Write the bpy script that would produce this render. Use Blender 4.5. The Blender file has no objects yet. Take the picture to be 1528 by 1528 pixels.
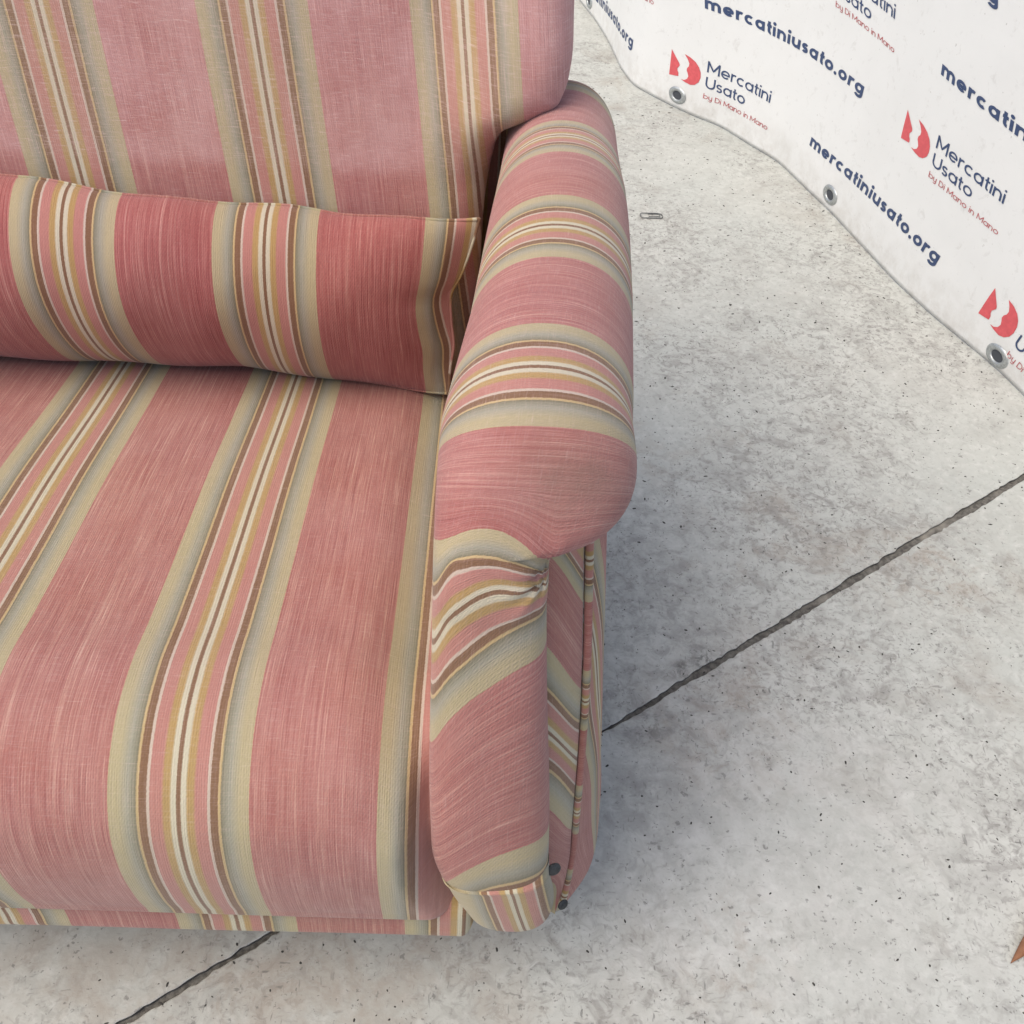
import bpy, bmesh, math, random
import numpy as np
from mathutils import Matrix, Vector
rad = math.radians
sc = bpy.context.scene
COL = sc.collection
rng = random.Random(7)

# ------------------------------------------------------------------ camera
def make_camera():
    y, p, r = rad(2.8), rad(44.0), rad(4.3)
    F = Vector((math.sin(y)*math.cos(p), math.cos(y)*math.cos(p), -math.sin(p)))
    R = Vector((math.cos(y), -math.sin(y), 0.0)); U = R.cross(F)
    R2 = R*math.cos(r) + U*math.sin(r); U2 = -R*math.sin(r) + U*math.cos(r)
    cd = bpy.data.cameras.new("camera"); co = bpy.data.objects.new("camera", cd)
    m = Matrix((( R2.x, U2.x, -F.x, 0), (R2.y, U2.y, -F.y, 0), (R2.z, U2.z, -F.z, 1.0), (0, 0, 0, 1)))
    co.matrix_world = m
    cd.sensor_width = 36.0; cd.lens = 36.0*1530/1528
    cd.clip_start = 0.02; cd.clip_end = 200
    COL.objects.link(co); sc.camera = co
make_camera()

# ------------------------------------------------------------------ light
SUN_EL, SUN_AZ = 57.0, -122.0      # azimuth from +Y clockwise: the light comes from the left
w = bpy.data.worlds.new("World"); sc.world = w; w.use_nodes = True
nt = w.node_tree; bg = nt.nodes["Background"]
sky = nt.nodes.new("ShaderNodeTexSky"); sky.sky_type = 'NISHITA'; sky.sun_disc = False
sky.sun_elevation = rad(SUN_EL); sky.sun_rotation = rad(SUN_AZ)
sky.air_density = 1.0; sky.dust_density = 4.0; sky.ozone_density = 0.6
nt.links.new(sky.outputs[0], bg.inputs[0]); bg.inputs[1].default_value = 0.135
sd = bpy.data.lights.new("sun", 'SUN'); so = bpy.data.objects.new("sun", sd); COL.objects.link(so)
sd.energy = 1.5; sd.angle = rad(48); sd.color = (1.0, 0.945, 0.82)
d = Vector((math.sin(rad(SUN_AZ))*math.cos(rad(SUN_EL)), math.cos(rad(SUN_AZ))*math.cos(rad(SUN_EL)), math.sin(rad(SUN_EL))))
so.rotation_euler = (-d).to_track_quat('-Z', 'Y').to_euler()
sc.view_settings.view_transform = 'Standard'; sc.view_settings.look = 'None'
sc.view_settings.exposure = 0.38; sc.view_settings.gamma = 1.0

# ------------------------------------------------------------------ node helpers
class NT:
    def __init__(s, name):
        s.m = bpy.data.materials.new(name); s.m.use_nodes = True
        s.t = s.m.node_tree; s.b = s.t.nodes["Principled BSDF"]
    def n(s, typ, **kw):
        nd = s.t.nodes.new(typ)
        for k, v in kw.items(): setattr(nd, k, v)
        return nd
    def put(s, sock, v):
        if v is None: return
        if hasattr(v, 'is_output') or isinstance(v, bpy.types.NodeSocket): s.t.links.new(v, sock)
        else: sock.default_value = v
    def math(s, op, a, b=None, c=None, clamp=False):
        nd = s.n("ShaderNodeMath", operation=op); nd.use_clamp = clamp
        for i, v in enumerate((a, b, c)):
            if v is not None: s.put(nd.inputs[i], v)
        return nd.outputs[0]
    def vec(s, x, y, z=0.0):
        nd = s.n("ShaderNodeCombineXYZ")
        for i, v in enumerate((x, y, z)): s.put(nd.inputs[i], v)
        return nd.outputs[0]
    def noise(s, vec, scale=1.0, detail=2.0, rough=0.5, dist=0.0):
        nd = s.n("ShaderNodeTexNoise"); s.put(nd.inputs["Vector"], vec)
        nd.inputs["Scale"].default_value = scale; nd.inputs["Detail"].default_value = detail
        nd.inputs["Roughness"].default_value = rough; nd.inputs["Distortion"].default_value = dist
        return nd.outputs["Fac"]
    def map(s, v, a, b, c=0.0, d=1.0, smooth=False):
        nd = s.n("ShaderNodeMapRange"); nd.clamp = True
        if smooth: nd.interpolation_type = 'SMOOTHSTEP'
        s.put(nd.inputs[0], v)
        for i, q in enumerate((a, b, c, d)): s.put(nd.inputs[1+i], q)
        return nd.outputs[0]
    def mix(s, f, a, b, mode='MIX'):
        nd = s.n("ShaderNodeMix", data_type='RGBA', blend_type=mode); nd.clamp_factor = True
        s.put(nd.inputs[0], f)
        for i, v in ((6, a), (7, b)):
            if isinstance(v, tuple): v = (*v[:3], 1.0)
            s.put(nd.inputs[i], v)
        return nd.outputs[2]
    def bump(s, h, strength, dist, normal=None):
        nd = s.n("ShaderNodeBump"); s.put(nd.inputs["Height"], h)
        nd.inputs["Strength"].default_value = strength; nd.inputs["Distance"].default_value = dist
        if normal is not None: s.put(nd.inputs["Normal"], normal)
        return nd.outputs[0]
    def ramp(s, f, stops, interp='LINEAR'):
        nd = s.n("ShaderNodeValToRGB"); cr = nd.color_ramp; cr.interpolation = interp
        s.put(nd.inputs[0], f)
        cr.elements[0].position = stops[0][0]; cr.elements[0].color = (*stops[0][1], 1)
        cr.elements[1].position = stops[-1][0]; cr.elements[1].color = (*stops[-1][1], 1)
        for p, c in stops[1:-1]:
            e = cr.elements.new(p); e.color = (*c, 1)
        return nd.outputs[0]

def plain(name, col, rough=0.6, metal=0.0, spec=0.5):
    k = NT(name); k.b.inputs["Base Color"].default_value = (*col, 1)
    k.b.inputs["Roughness"].default_value = rough; k.b.inputs["Metallic"].default_value = metal
    k.b.inputs["Specular IOR Level"].default_value = spec
    return k

# ------------------------------------------------------------------ materials
PER = 0.183                       # width of one repeat of the stripe, metres
def fabric():
    k = NT("striped_linen"); at = k.n("ShaderNodeAttribute", attribute_name="fab")
    sep = k.n("ShaderNodeSeparateXYZ"); k.t.links.new(at.outputs["Vector"], sep.inputs[0])
    su, sv, fade = sep.outputs
    um = k.math('MULTIPLY', su, PER)                     # metres across the stripes
    # the woven edges wander by a fraction of a thread
    wob = k.noise(k.vec(k.math('MULTIPLY', um, 60.0), k.math('MULTIPLY', sv, 420.0)), 1.0, 2.0)
    su2 = k.math('ADD', su, k.math('MULTIPLY', k.math('SUBTRACT', wob, 0.5), 0.0045))
    fr = k.math('SUBTRACT', su2, k.math('FLOOR', k.math('ADD', su2, 0.5)))
    dd = k.math('DIVIDE', k.math('ABSOLUTE', fr), 0.5)   # 0 centre of band .. 1 centre of the red field
    br, wh, oc, pk = (.182, .095, .053), (.505, .470, .360), (.370, .245, .098), (.400, .178, .155)
    wo = (.490, .405, .340)
    cr, ol, gr, be, rd = (.46, .340, .175), (.160, .148, .096), (.292, .285, .228), (.380, .328, .202), (.42, .110, .103)
    st = []
    def seg(a, b, c0, c1=None, E0=.0022, E1=.0022):
        st.append((a*.525+E0, c0)); st.append((b*.525-E1, c1 or c0))
    G = .007
    seg(-.02, .032, br); seg(.032, .112, wh, None, .0022, G); seg(.112, .225, oc, None, G, G*1.3); seg(.225, .408, pk, None, G*1.3, .003); seg(.408, .450, wo, None, .003, .002)
    seg(.450, .560, br); seg(.560, .597, cr); seg(.595, .640, ol, (.215, .205, .150))
    E = .0022
    st.append((.72*.525, gr)); st.append((.86*.525, be)); st.append((1.0*.525-E, be)); st.append((.525+E, rd)); st.append((1.0, rd))
    st[0] = (0.0, br)
    base = k.ramp(dd, st)
    # streaky warp yarns of the red field
    y1 = k.noise(k.vec(k.math('MULTIPLY', um, 560.0), k.math('MULTIPLY', sv, 5.0), 3.0), 1.0, 3.0, .65)
    y2 = k.noise(k.vec(k.math('MULTIPLY', um, 120.0), k.math('MULTIPLY', sv, 1.4), 9.0), 1.0, 3.0, .6)
    y3 = k.noise(k.vec(k.math('MULTIPLY', um, 1300.0), k.math('MULTIPLY', sv, 22.0), 5.0), 1.0, 2.0, .6)
    streak = k.math('ADD', k.math('MULTIPLY', y1, .50), k.math('ADD', k.math('MULTIPLY', y2, .30), k.math('MULTIPLY', y3, .30)))
    inred = k.map(dd, .522, .530)
    red = k.ramp(k.map(streak, .40, .70), [(0.0, (.238, .060, .053)), (.30, (.300, .091, .079)), (.60, (.347, .136, .112)), (.85, (.415, .205, .162)), (1.0, (.49, .285, .228))])
    c = k.mix(inred, base, red)
    dash = k.noise(k.vec(k.math('MULTIPLY', um, 800.0), k.math('MULTIPLY', sv, 260.0), 7.0), 1.0, 1.0, .5)
    c = k.mix(k.math('MULTIPLY', k.map(dash, .48, .66, 0.0, .26), k.math('ADD', .30, k.math('MULTIPLY', inred, .70))), c, k.mix(1.0, c, (1.45, 1.5, 1.45), 'MULTIPLY'))
    c = k.mix(k.math('MULTIPLY', k.map(y3, .40, .70, .34, 0.0), k.math('ADD', .35, k.math('MULTIPLY', inred, .65))), c, k.mix(1.0, c, (.66, .58, .56), 'MULTIPLY'))
    # weft threads and slubs showing through, stronger where the cloth is faded
    wf = k.noise(k.vec(k.math('MULTIPLY', um, 75.0), k.math('MULTIPLY', sv, 1000.0), 2.0), 1.0, 2.0, .6)
    wl = k.noise(k.vec(k.math('MULTIPLY', um, 55.0), k.math('MULTIPLY', sv, 420.0), 12.0), 1.0, 2.0, .6)
    patch = k.noise(k.vec(k.math('MULTIPLY', um, 13.0), k.math('MULTIPLY', sv, 13.0), 6.0), 1.0, 4.0, .65)
    fa = k.math('MULTIPLY', fade, k.map(patch, .32, .68, .50, 1.08))
    c = k.mix(k.math('MULTIPLY', fa, k.math('ADD', .20, k.math('MULTIPLY', inred, .40))), c, k.mix(inred, (.50, .425, .325), (.545, .365, .345)))
    c = k.mix(k.math('MULTIPLY', k.map(wf, .50, .74), k.math('MULTIPLY', fade, .36)), c, (.60, .455, .42))
    c = k.mix(k.math('MULTIPLY', k.map(y3, .50, .72), k.math('MULTIPLY', fade, .30)), c, (.60, .43, .40))
    sl = k.math('MULTIPLY', k.map(wl, .64, .74), k.math('MULTIPLY', fade, .40))
    c = k.mix(sl, c, (.64, .50, .45))
    # warmer worn patches of handling
    hp = k.noise(k.vec(k.math('MULTIPLY', um, 5.0), k.math('MULTIPLY', sv, 5.0), 21.0), 1.0, 2.0, .5)
    c = k.mix(k.map(hp, .42, .68, .0, .30), c, k.mix(1.0, c, (.98, 1.0, .80), 'MULTIPLY'))
    rosy = k.n("ShaderNodeAttribute", attribute_name="rosy").outputs["Fac"]
    c = k.mix(k.math('MULTIPLY', rosy, k.math('ADD', .35, k.math('MULTIPLY', inred, .65))), c, k.mix(1.0, c, (.98, .84, .93), 'MULTIPLY'))
    so_ = k.n("ShaderNodeAttribute", attribute_name="soil").outputs["Fac"]
    sn = k.noise(k.vec(k.math('MULTIPLY', um, 40.0), k.math('MULTIPLY', sv, 40.0), 31.0), 1.0, 4.0, .65)
    c = k.mix(k.math('MULTIPLY', so_, k.map(sn, .30, .65, .65, 1.0)), c, k.mix(.62, k.mix(1.0, c, (.72, .80, .80), 'MULTIPLY'), (.150, .106, .084)))
    k.put(k.b.inputs["Base Color"], c)
    k.b.inputs["Roughness"].default_value = .92; k.b.inputs["Specular IOR Level"].default_value = .12
    k.b.inputs["Sheen Weight"].default_value = .18; k.b.inputs["Sheen Roughness"].default_value = .5
    # weave relief: rope-like twill along the warp plus the weft
    ang = k.math('ADD', k.math('MULTIPLY', um, 2600.0), k.math('MULTIPLY', sv, 1500.0))
    tw = k.math('SINE', ang)
    wp = k.math('SINE', k.math('MULTIPLY', um, 3600.0))
    h = k.math('ADD', k.math('MULTIPLY', tw, .12), k.math('ADD', k.math('MULTIPLY', wp, .12), k.math('ADD', k.math('MULTIPLY', y3, 1.6), k.math('MULTIPLY', wf, .7))))
    nb = k.bump(h, .55, .00055)
    big = k.noise(k.vec(k.math('MULTIPLY', um, 22.0), k.math('MULTIPLY', sv, 22.0), 1.0), 1.0, 3.0, .55)
    nb = k.bump(big, .30, .004, nb)
    k.put(k.b.inputs["Normal"], nb)
    return k.m
FAB = fabric()

GREY_, BROWN_, BOUNCE_TAN = (.20, .197, .190), (.26, .205, .160), (.33, .285, .24)
STAINS_AND_SHADE = [(.300, .700, .16, BROWN_, .60, (.46, .62), 22), (-.30, .385, .42, BOUNCE_TAN, .55), (-.05, .35, .30, BOUNCE_TAN, .40), (.265, .425, .10, BROWN_, .5, (.50, .62), 34),  # tan pair: warm light reflected off the sofa, put into the colour
          (.20, .98, .22, GREY_, .50, (.46, .62), 40), (.235, .80, .20, GREY_, .55, (.46, .62), 44), (.17, .62, .20, GREY_, .60, (.44, .62), 30), (.50, 1.10, .25, GREY_, .30, (.50, .62), 38), (.62, .95, .14, BROWN_, .45, (.48, .62), 28),  # grey spots beside the arm, here and below: its shadow painted on
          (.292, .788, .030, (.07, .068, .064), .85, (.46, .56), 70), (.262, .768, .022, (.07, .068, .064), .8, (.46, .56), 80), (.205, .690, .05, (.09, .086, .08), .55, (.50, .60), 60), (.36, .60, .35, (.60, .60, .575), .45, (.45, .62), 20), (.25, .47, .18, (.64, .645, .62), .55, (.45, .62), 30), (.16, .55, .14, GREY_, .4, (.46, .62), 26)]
def concrete():
    k = NT("worn_concrete"); g = k.n("ShaderNodeNewGeometry").outputs["Position"]
    big = k.noise(g, 1.6, 4, .55); mid = k.noise(g, 9, 5, .62); fine = k.noise(g, 70, 4, .6)
    c = k.mix(k.map(big, .35, .65), (.430, .446, .422), (.500, .506, .474))
    c = k.mix(k.map(mid, .48, .70, 0, .5), c, (.375, .372, .348))
    c = k.mix(k.map(fine, .52, .72, 0, .55), c, (.58, .585, .56))
    cl = k.noise(g, 3.0, 3, .6); cl2 = k.noise(g, 1.1, 2, .5)
    near = k.map(cl, .38, .60, .20, 1.0)
    # soft grey smudges of two sizes
    for sc_, th0, th1, am, dist in ((13, .50, .68, .40, .7), (30, .515, .65, .55, 1.2), (58, .53, .645, .64, 1.6), (115, .555, .66, .62, .9)):
        sm = k.noise(g, sc_, 3, .62, dist)
        c = k.mix(k.math('MULTIPLY', k.math('MULTIPLY', k.map(sm, th0, th1), near), am), c, (.215, .207, .195))
    # brown stains
    bs = k.noise(g, 7.5, 6, .68, .5)
    c = k.mix(k.math('MULTIPLY', k.map(bs, .52, .70), k.map(cl2, .42, .60, .05, .60)), c, (.275, .225, .180))
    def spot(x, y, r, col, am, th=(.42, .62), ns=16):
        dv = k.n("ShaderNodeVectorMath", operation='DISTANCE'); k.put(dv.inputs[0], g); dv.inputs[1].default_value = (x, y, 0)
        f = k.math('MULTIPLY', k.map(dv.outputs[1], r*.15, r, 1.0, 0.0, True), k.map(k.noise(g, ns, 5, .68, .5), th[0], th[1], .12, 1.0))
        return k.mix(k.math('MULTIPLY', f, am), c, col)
    for q in STAINS_AND_SHADE: c = spot(*q)
    # short dark scuffs lying two ways
    for rot, scl, seed in ((.9, (1, .30, 1), 0.0), (-.5, (.34, 1, 1), 5.0)):
        mp = k.n("ShaderNodeMapping"); k.put(mp.inputs[0], g); mp.inputs["Location"].default_value = (seed, seed, 0); mp.inputs["Rotation"].default_value = (0, 0, rot); mp.inputs["Scale"].default_value = scl
        s1 = k.noise(mp.outputs[0], 190, 2, .55)
        c = k.mix(k.math('MULTIPLY', k.map(s1, .655, .72), k.math('MULTIPLY', near, .70)), c, (.115, .112, .108))
    # pits with ragged outlines
    wn = k.n("ShaderNodeTexNoise"); k.put(wn.inputs["Vector"], g); wn.inputs["Scale"].default_value = 210; wn.inputs["Detail"].default_value = 2
    wv = k.n("ShaderNodeVectorMath", operation='MULTIPLY_ADD'); k.put(wv.inputs[0], wn.outputs["Color"]); wv.inputs[1].default_value = (.011, .011, .011); k.put(wv.inputs[2], g)
    for scale, thr, dens, sm_ in ((88, .22, .80, .60), (30, .085, .80, .60), (210, .30, .66, .62)):
        v = k.n("ShaderNodeTexVoronoi"); k.put(v.inputs["Vector"], wv.outputs[0]); v.inputs["Scale"].default_value = scale
        cc = k.n("ShaderNodeSeparateColor"); k.t.links.new(v.outputs["Color"], cc.inputs[0])
        rr = k.math('MULTIPLY', cc.outputs[1], thr*1.5)
        f = k.math('MULTIPLY', k.map(v.outputs["Distance"], k.math('MULTIPLY', rr, .55), rr, 1.0, 0.0), k.math('GREATER_THAN', cc.outputs[0], dens))
        c = k.mix(k.math('MULTIPLY', f, sm_), c, (.14, .135, .13))
    k.put(k.b.inputs["Base Color"], c)
    k.put(k.b.inputs["Roughness"], k.map(mid, .3, .7, .55, .8)); k.b.inputs["Specular IOR Level"].default_value = .35
    nb = k.bump(fine, .35, .002); nb = k.bump(mid, .15, .006, nb)
    k.put(k.b.inputs["Normal"], nb)
    return k.m
CONC = concrete()

def joint_mat():
    k = NT("joint_dirt"); g = k.n("ShaderNodeNewGeometry").outputs["Position"]
    n1 = k.noise(g, 160, 3, .6); n2 = k.noise(g, 12, 2, .5)
    c = k.mix(k.map(n1, .35, .7), (.075, .070, .064), (.18, .172, .155))
    c = k.mix(k.map(n2, .56, .68, 0, .8), c, (.36, .34, .30))
    k.put(k.b.inputs["Base Color"], c); k.b.inputs["Roughness"].default_value = .95
    k.put(k.b.inputs["Normal"], k.bump(n1, .5, .004))
    return k.m

def vinyl():
    k = NT("white_vinyl"); g = k.n("ShaderNodeNewGeometry").outputs["Position"]
    a = k.noise(g, 5, 4, .6); b = k.noise(g, 60, 3, .6); s = k.noise(g, 170, 1, .5)
    c = k.mix(k.map(a, .45, .7, 0, .30), (.715, .73, .735), (.63, .64, .64))
    c = k.mix(k.math('MULTIPLY', k.map(b, .62, .74), .22), c, (.42, .42, .42))
    c = k.mix(k.math('MULTIPLY', k.map(s, .76, .80), .5), c, (.30, .29, .28))
    sp = k.n("ShaderNodeSeparateXYZ"); k.put(sp.inputs[0], g)
    low = k.map(sp.outputs[2], .0, .10, 1.0, 0.0, True)
    c = k.mix(k.math('MULTIPLY', low, k.map(k.noise(g, 26, 5, .7), .40, .68, .08, .55)), c, (.44, .42, .385))
    c = k.mix(k.math('MULTIPLY', k.map(k.noise(g, 33, 4, .7, .5), .60, .70), .30), c, (.46, .455, .44))
    k.put(k.b.inputs["Base Color"], c); k.b.inputs["Roughness"].default_value = .42; k.b.inputs["Specular IOR Level"].default_value = .4
    k.put(k.b.inputs["Normal"], k.bump(k.noise(g, 9, 3, .5), .25, .01))
    return k.m

def ink(name, col):
    k = NT(name); g = k.n("ShaderNodeNewGeometry").outputs["Position"]
    c = k.mix(k.map(k.noise(g, 120, 3, .6), .4, .75, 0, .35), col, tuple(q*1.5+.03 for q in col))
    k.put(k.b.inputs["Base Color"], c); k.b.inputs["Roughness"].default_value = .5
    return k.m
NAVY, RED, DRED = ink("navy_ink", (.030, .055, .135)), ink("red_ink", (.56, .085, .10)), ink("dark_red_ink", (.40, .10, .11))
def worn_metal(name, col, rough):
    k = plain(name, col, rough, .75); g = k.n("ShaderNodeNewGeometry").outputs["Position"]
    n = k.noise(g, 300, 3, .6)
    k.put(k.b.inputs["Base Color"], k.mix(k.map(n, .4, .7, 0, .7), col, tuple(q*.55 for q in col)))
    k.put(k.b.inputs["Roughness"], k.map(n, .3, .7, rough-.1, rough+.2)); return k.m
ZINC = worn_metal("dull_zinc", (.46, .49, .50), .42); STUD = worn_metal("dark_stud_metal", (.075, .080, .085), .60); WIRE = worn_metal("steel_wire", (.20, .205, .205), .4)
HOLE = plain("hole_dark", (.055, .062, .075), .9).m  # darkness behind the grommet holes, painted as a flat disc
def wood():
    k = NT("dark_wood"); g = k.n("ShaderNodeTexCoord").outputs["Object"]
    n = k.noise(g, 40, 4, .6); k.put(k.b.inputs["Base Color"], k.mix(n, (.10, .05, .025), (.18, .09, .045))); k.b.inputs["Roughness"].default_value = .5; return k.m
WOOD = wood()
def leafm():
    k = NT("dry_leaf_brown"); g = k.n("ShaderNodeNewGeometry").outputs["Position"]
    n = k.noise(g, 180, 4, .65); k.put(k.b.inputs["Base Color"], k.mix(n, (.17, .070, .035), (.36, .185, .10))); k.b.inputs["Roughness"].default_value = .7; return k.m
LEAF = leafm(); GRIT = plain("dark_grit", (.045, .042, .038), .9).m
DARK = plain("dark_dustcover", (.04, .036, .034), .95).m

# ------------------------------------------------------------------ object helpers
def rosy(o, v):
    me = o.data; me.attributes.new('rosy', 'FLOAT', 'POINT').data.foreach_set('value', np.full(len(me.vertices), v, np.float32)); return o
def link(name, me, mat, parent=None):
    o = bpy.data.objects.new(name, me); COL.objects.link(o)
    if mat: me.materials.append(mat)
    if parent: o.parent = parent
    return o
def raw(name, V, Fc, mat, parent=None, smooth=True, fab=None):
    me = bpy.data.meshes.new(name); me.from_pydata([tuple(map(float, v)) for v in V], [], [tuple(map(int, f)) for f in Fc]); me.update()
    if smooth: me.polygons.foreach_set("use_smooth", [True]*len(me.polygons))
    if fab is not None:
        a = me.attributes.new("fab", 'FLOAT_VECTOR', 'POINT'); a.data.foreach_set("vector", np.asarray(fab, np.float32).ravel())
    return link(name, me, mat, parent)
def grid_faces(n, m, off=0, wrap=False, flip=False):
    i, j = np.meshgrid(np.arange(n-1), np.arange(m if wrap else m-1), indexing='ij')
    j2 = (j+1) % m
    q = np.stack([i*m+j, i*m+j2, (i+1)*m+j2, (i+1)*m+j], -1).reshape(-1, 4)+off
    return q[:, ::-1] if flip else q
def grid(name, P, fab, mat, parent, wrap=False, flip=False):
    n, m = P.shape[:2]
    return raw(name, P.reshape(-1, 3), grid_faces(n, m, 0, wrap, flip), mat, parent, True, fab.reshape(-1, 3) if fab is not None else None)
def tag(o, label=None, cat=None, group=None, kind=None):
    for kk, v in (("label", label), ("category", cat), ("group", group), ("kind", kind)):
        if v: o[kk] = v
    return o
def empty(name, loc=(0, 0, 0)):
    o = bpy.data.objects.new(name, None); COL.objects.link(o); o.location = loc; return o
def sstep(x, a=0.0, b=1.0):
    t = np.clip((x-a)/(b-a), 0, 1); return t*t*(3-2*t)
def ip(x, xs, ys): return np.interp(x, xs, ys)
def smooth_ip(x, xs, ys):
    """Catmull-Rom style monotone-ish interpolation."""
    xs, ys = np.asarray(xs, float), np.asarray(ys, float)
    if xs[0] > xs[-1]: xs, ys = xs[::-1], ys[::-1]
    m = np.gradient(ys, xs); x = np.clip(x, xs[0], xs[-1])
    i = np.clip(np.searchsorted(xs, x)-1, 0, len(xs)-2); h = xs[i+1]-xs[i]; t = (x-xs[i])/h
    return (2*t**3-3*t**2+1)*ys[i]+(t**3-2*t**2+t)*h*m[i]+(-2*t**3+3*t**2)*ys[i+1]+(t**3-t**2)*h*m[i+1]
def wave(x, y, seed, k=1.0):
    r = np.random.RandomState(seed); s = 0
    for _ in range(7):
        a, b, ph = r.uniform(-1, 1, 3); s = s+np.sin(k*(a*x*30+b*y*30)+ph*6.28)
    return s/7.0
def arclen(A, B):
    return np.r_[0, np.cumsum(np.hypot(np.diff(A), np.diff(B)))]
def tube_mesh(name, pts, r, mat, parent, n=8, fabf=None, closed=False):
    pts = np.asarray(pts, float); T = np.gradient(pts, axis=0); T /= np.linalg.norm(T, axis=1)[:, None]
    ref = np.array([0.31, 0.17, .93]); A = np.cross(T, ref); A /= np.linalg.norm(A, axis=1)[:, None]; B = np.cross(T, A)
    th = np.linspace(0, 2*np.pi, n, endpoint=False)
    P = pts[:, None]+r*(A[:, None]*np.cos(th)[None, :, None]+B[:, None]*np.sin(th)[None, :, None])
    fab = None
    if fabf is not None:
        L = np.r_[0, np.cumsum(np.linalg.norm(np.diff(pts, axis=0), axis=1))]
        fab = np.zeros(P.shape); fab[..., 0] = fabf(L)[:, None]; fab[..., 1] = th[None]*r; fab[..., 2] = .2
    V = P.reshape(-1, 3); F = [tuple(f) for f in grid_faces(len(pts), n, 0, True)]
    F += [tuple(range(n)), tuple(range((len(pts)-1)*n, len(pts)*n))[::-1]]
    return raw(name, V, F, mat, parent, True, fab.reshape(-1, 3) if fab is not None else None)

# ------------------------------------------------------------------ floor
JA, JB = np.array([-.303, .345]), np.array([.829, 1.159])
jd = (JB-JA)/np.linalg.norm(JB-JA); jn = np.array([-jd[1], jd[0]])
floor = raw("floor", [(-7, -6, -.0045), (9, -6, -.0045), (9, 10, -.0045), (-7, 10, -.0045)], [(0, 1, 2, 3)], joint_mat(), None, False)
tag(floor, kind="structure")
def slab(side):
    t = np.r_[np.linspace(-9, -.4, 80), np.arange(-.39, 2.0, .0025), np.linspace(2.01, 11, 80)]
    r = np.random.RandomState(5 if side > 0 else 9)
    nz = np.zeros_like(t)
    for per, amp in ((.16, .0005), (.050, .0006), (.017, .0006), (.006, .0006)):
        kx = np.arange(-9.5, 11.5, per); nz += amp*np.interp(t, kx, r.randn(len(kx)))
    half = ip(t, [-.4, 0, .30, .46, .56, .66, .78, 1.0, 1.6], [.0042, .0040, .0034, .0014, .0016, .0040, .0058, .0066, .0078])
    chip = np.interp(t, np.arange(-9.5, 11.5, .021), np.maximum(0, r.randn(1000)-1.45)*.0016)
    e = np.maximum(half*.80+nz+chip, .0006)*side
    edge = JA[None]+jd[None]*t[:, None]+jn[None]*e[:, None]
    ch = edge+jn[None]*(.0012*side)
    far = JA[None]+jd[None]*t[:, None]+jn[None]*(9.0*side)
    n = len(t); Z = lambda A, z: np.c_[A, np.full(n, z)]
    P = np.stack([Z(edge, -.0135), Z(edge, -.0008), Z(ch, 0), Z(far, 0)], 0)
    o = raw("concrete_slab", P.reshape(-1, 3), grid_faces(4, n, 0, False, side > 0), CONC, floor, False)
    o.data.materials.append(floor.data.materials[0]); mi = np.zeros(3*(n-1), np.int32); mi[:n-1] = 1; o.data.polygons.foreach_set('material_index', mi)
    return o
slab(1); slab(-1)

# ------------------------------------------------------------------ banner
BC = np.array([[0.2333, 3.2299], [0.2812, 3.022], [0.3068, 2.8648], [0.3243, 2.6909], [0.3474, 2.5837], [0.3921, 2.5215], [0.4344, 2.4691], [0.4794, 2.4168], [0.5364, 2.3695], [0.5933, 2.2704], [0.6419, 2.1977], [0.6864, 2.0471], [0.7113, 1.9702], [0.7337, 1.8738], [0.775, 1.708], [0.8112, 1.6001], [0.8622, 1.4786], [0.8797, 1.4394], [0.9013, 1.3598], [0.9343, 1.2368]])
BS = np.r_[0, np.cumsum(np.hypot(*np.diff(BC, axis=0).T))]
EXTL = np.array([[-.62, 3.95], [-.35, 3.72], [-.10, 3.52], [.10, 3.40]]); EXTR = np.array([[1.02, 1.02], [1.06, .82], [1.16, .60]])
def _ext():
    C = np.vstack([EXTL, BC, EXTR]); s = np.r_[0, np.cumsum(np.hypot(*np.diff(C, axis=0).T))]; s -= s[len(EXTL)]
    s[len(EXTL):len(EXTL)+len(BC)] = BS
    s[len(EXTL)+len(BC):] = BS[-1]+np.cumsum(np.hypot(*np.diff(np.vstack([BC[-1:], EXTR]), axis=0).T))
    return C, s
CC, CS = _ext()
_ss = np.linspace(CS[0], CS[-1], 1600)
_cx, _cy = np.interp(_ss, CS, CC[:, 0]), np.interp(_ss, CS, CC[:, 1])
def gsm(a, sig):
    h = int(3*sig); kk = np.exp(-.5*(np.arange(-h, h+1)/sig)**2); kk /= kk.sum()
    return np.convolve(np.pad(a, h, mode='reflect', reflect_type='odd'), kk, 'valid')
_sx1, _sy1 = gsm(_cx, 7), gsm(_cy, 7); _sx2, _sy2 = gsm(_cx, 26), gsm(_cy, 26)
def bpos(s, z):
    s, z = np.asarray(s, float), np.asarray(z, float); f = sstep(z, -.05, .13)*.85
    x = np.interp(s, _ss, _sx1)*(1-f)+np.interp(s, _ss, _sx2)*f
    y = np.interp(s, _ss, _sy1)*(1-f)+np.interp(s, _ss, _sy2)*f
    return np.stack([x, y, z], -1)
def bnorm(s, z):
    a = bpos(s+.004, z)-bpos(s-.004, z); b = bpos(s, z+.004)-bpos(s, z-.004)
    n = np.cross(a, b); n /= np.linalg.norm(n, axis=-1, keepdims=True)
    flip = np.sign(n[..., 1:2]*(-1)+n[..., 0:1]*(-1)); flip[flip == 0] = 1
    return n*flip                                           # towards the sofa side
CSs = [1.24335, 0.49645, 0.21697, -0.02183, 0.13888, -0.75303, 0, 0, 0]
CSz = [0.0018, 0.00545, 1.06291, -0.01046, -0.03792, -0.20882, 0, 0, 0]
RES = []   # measured slack of the print: filled below
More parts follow.
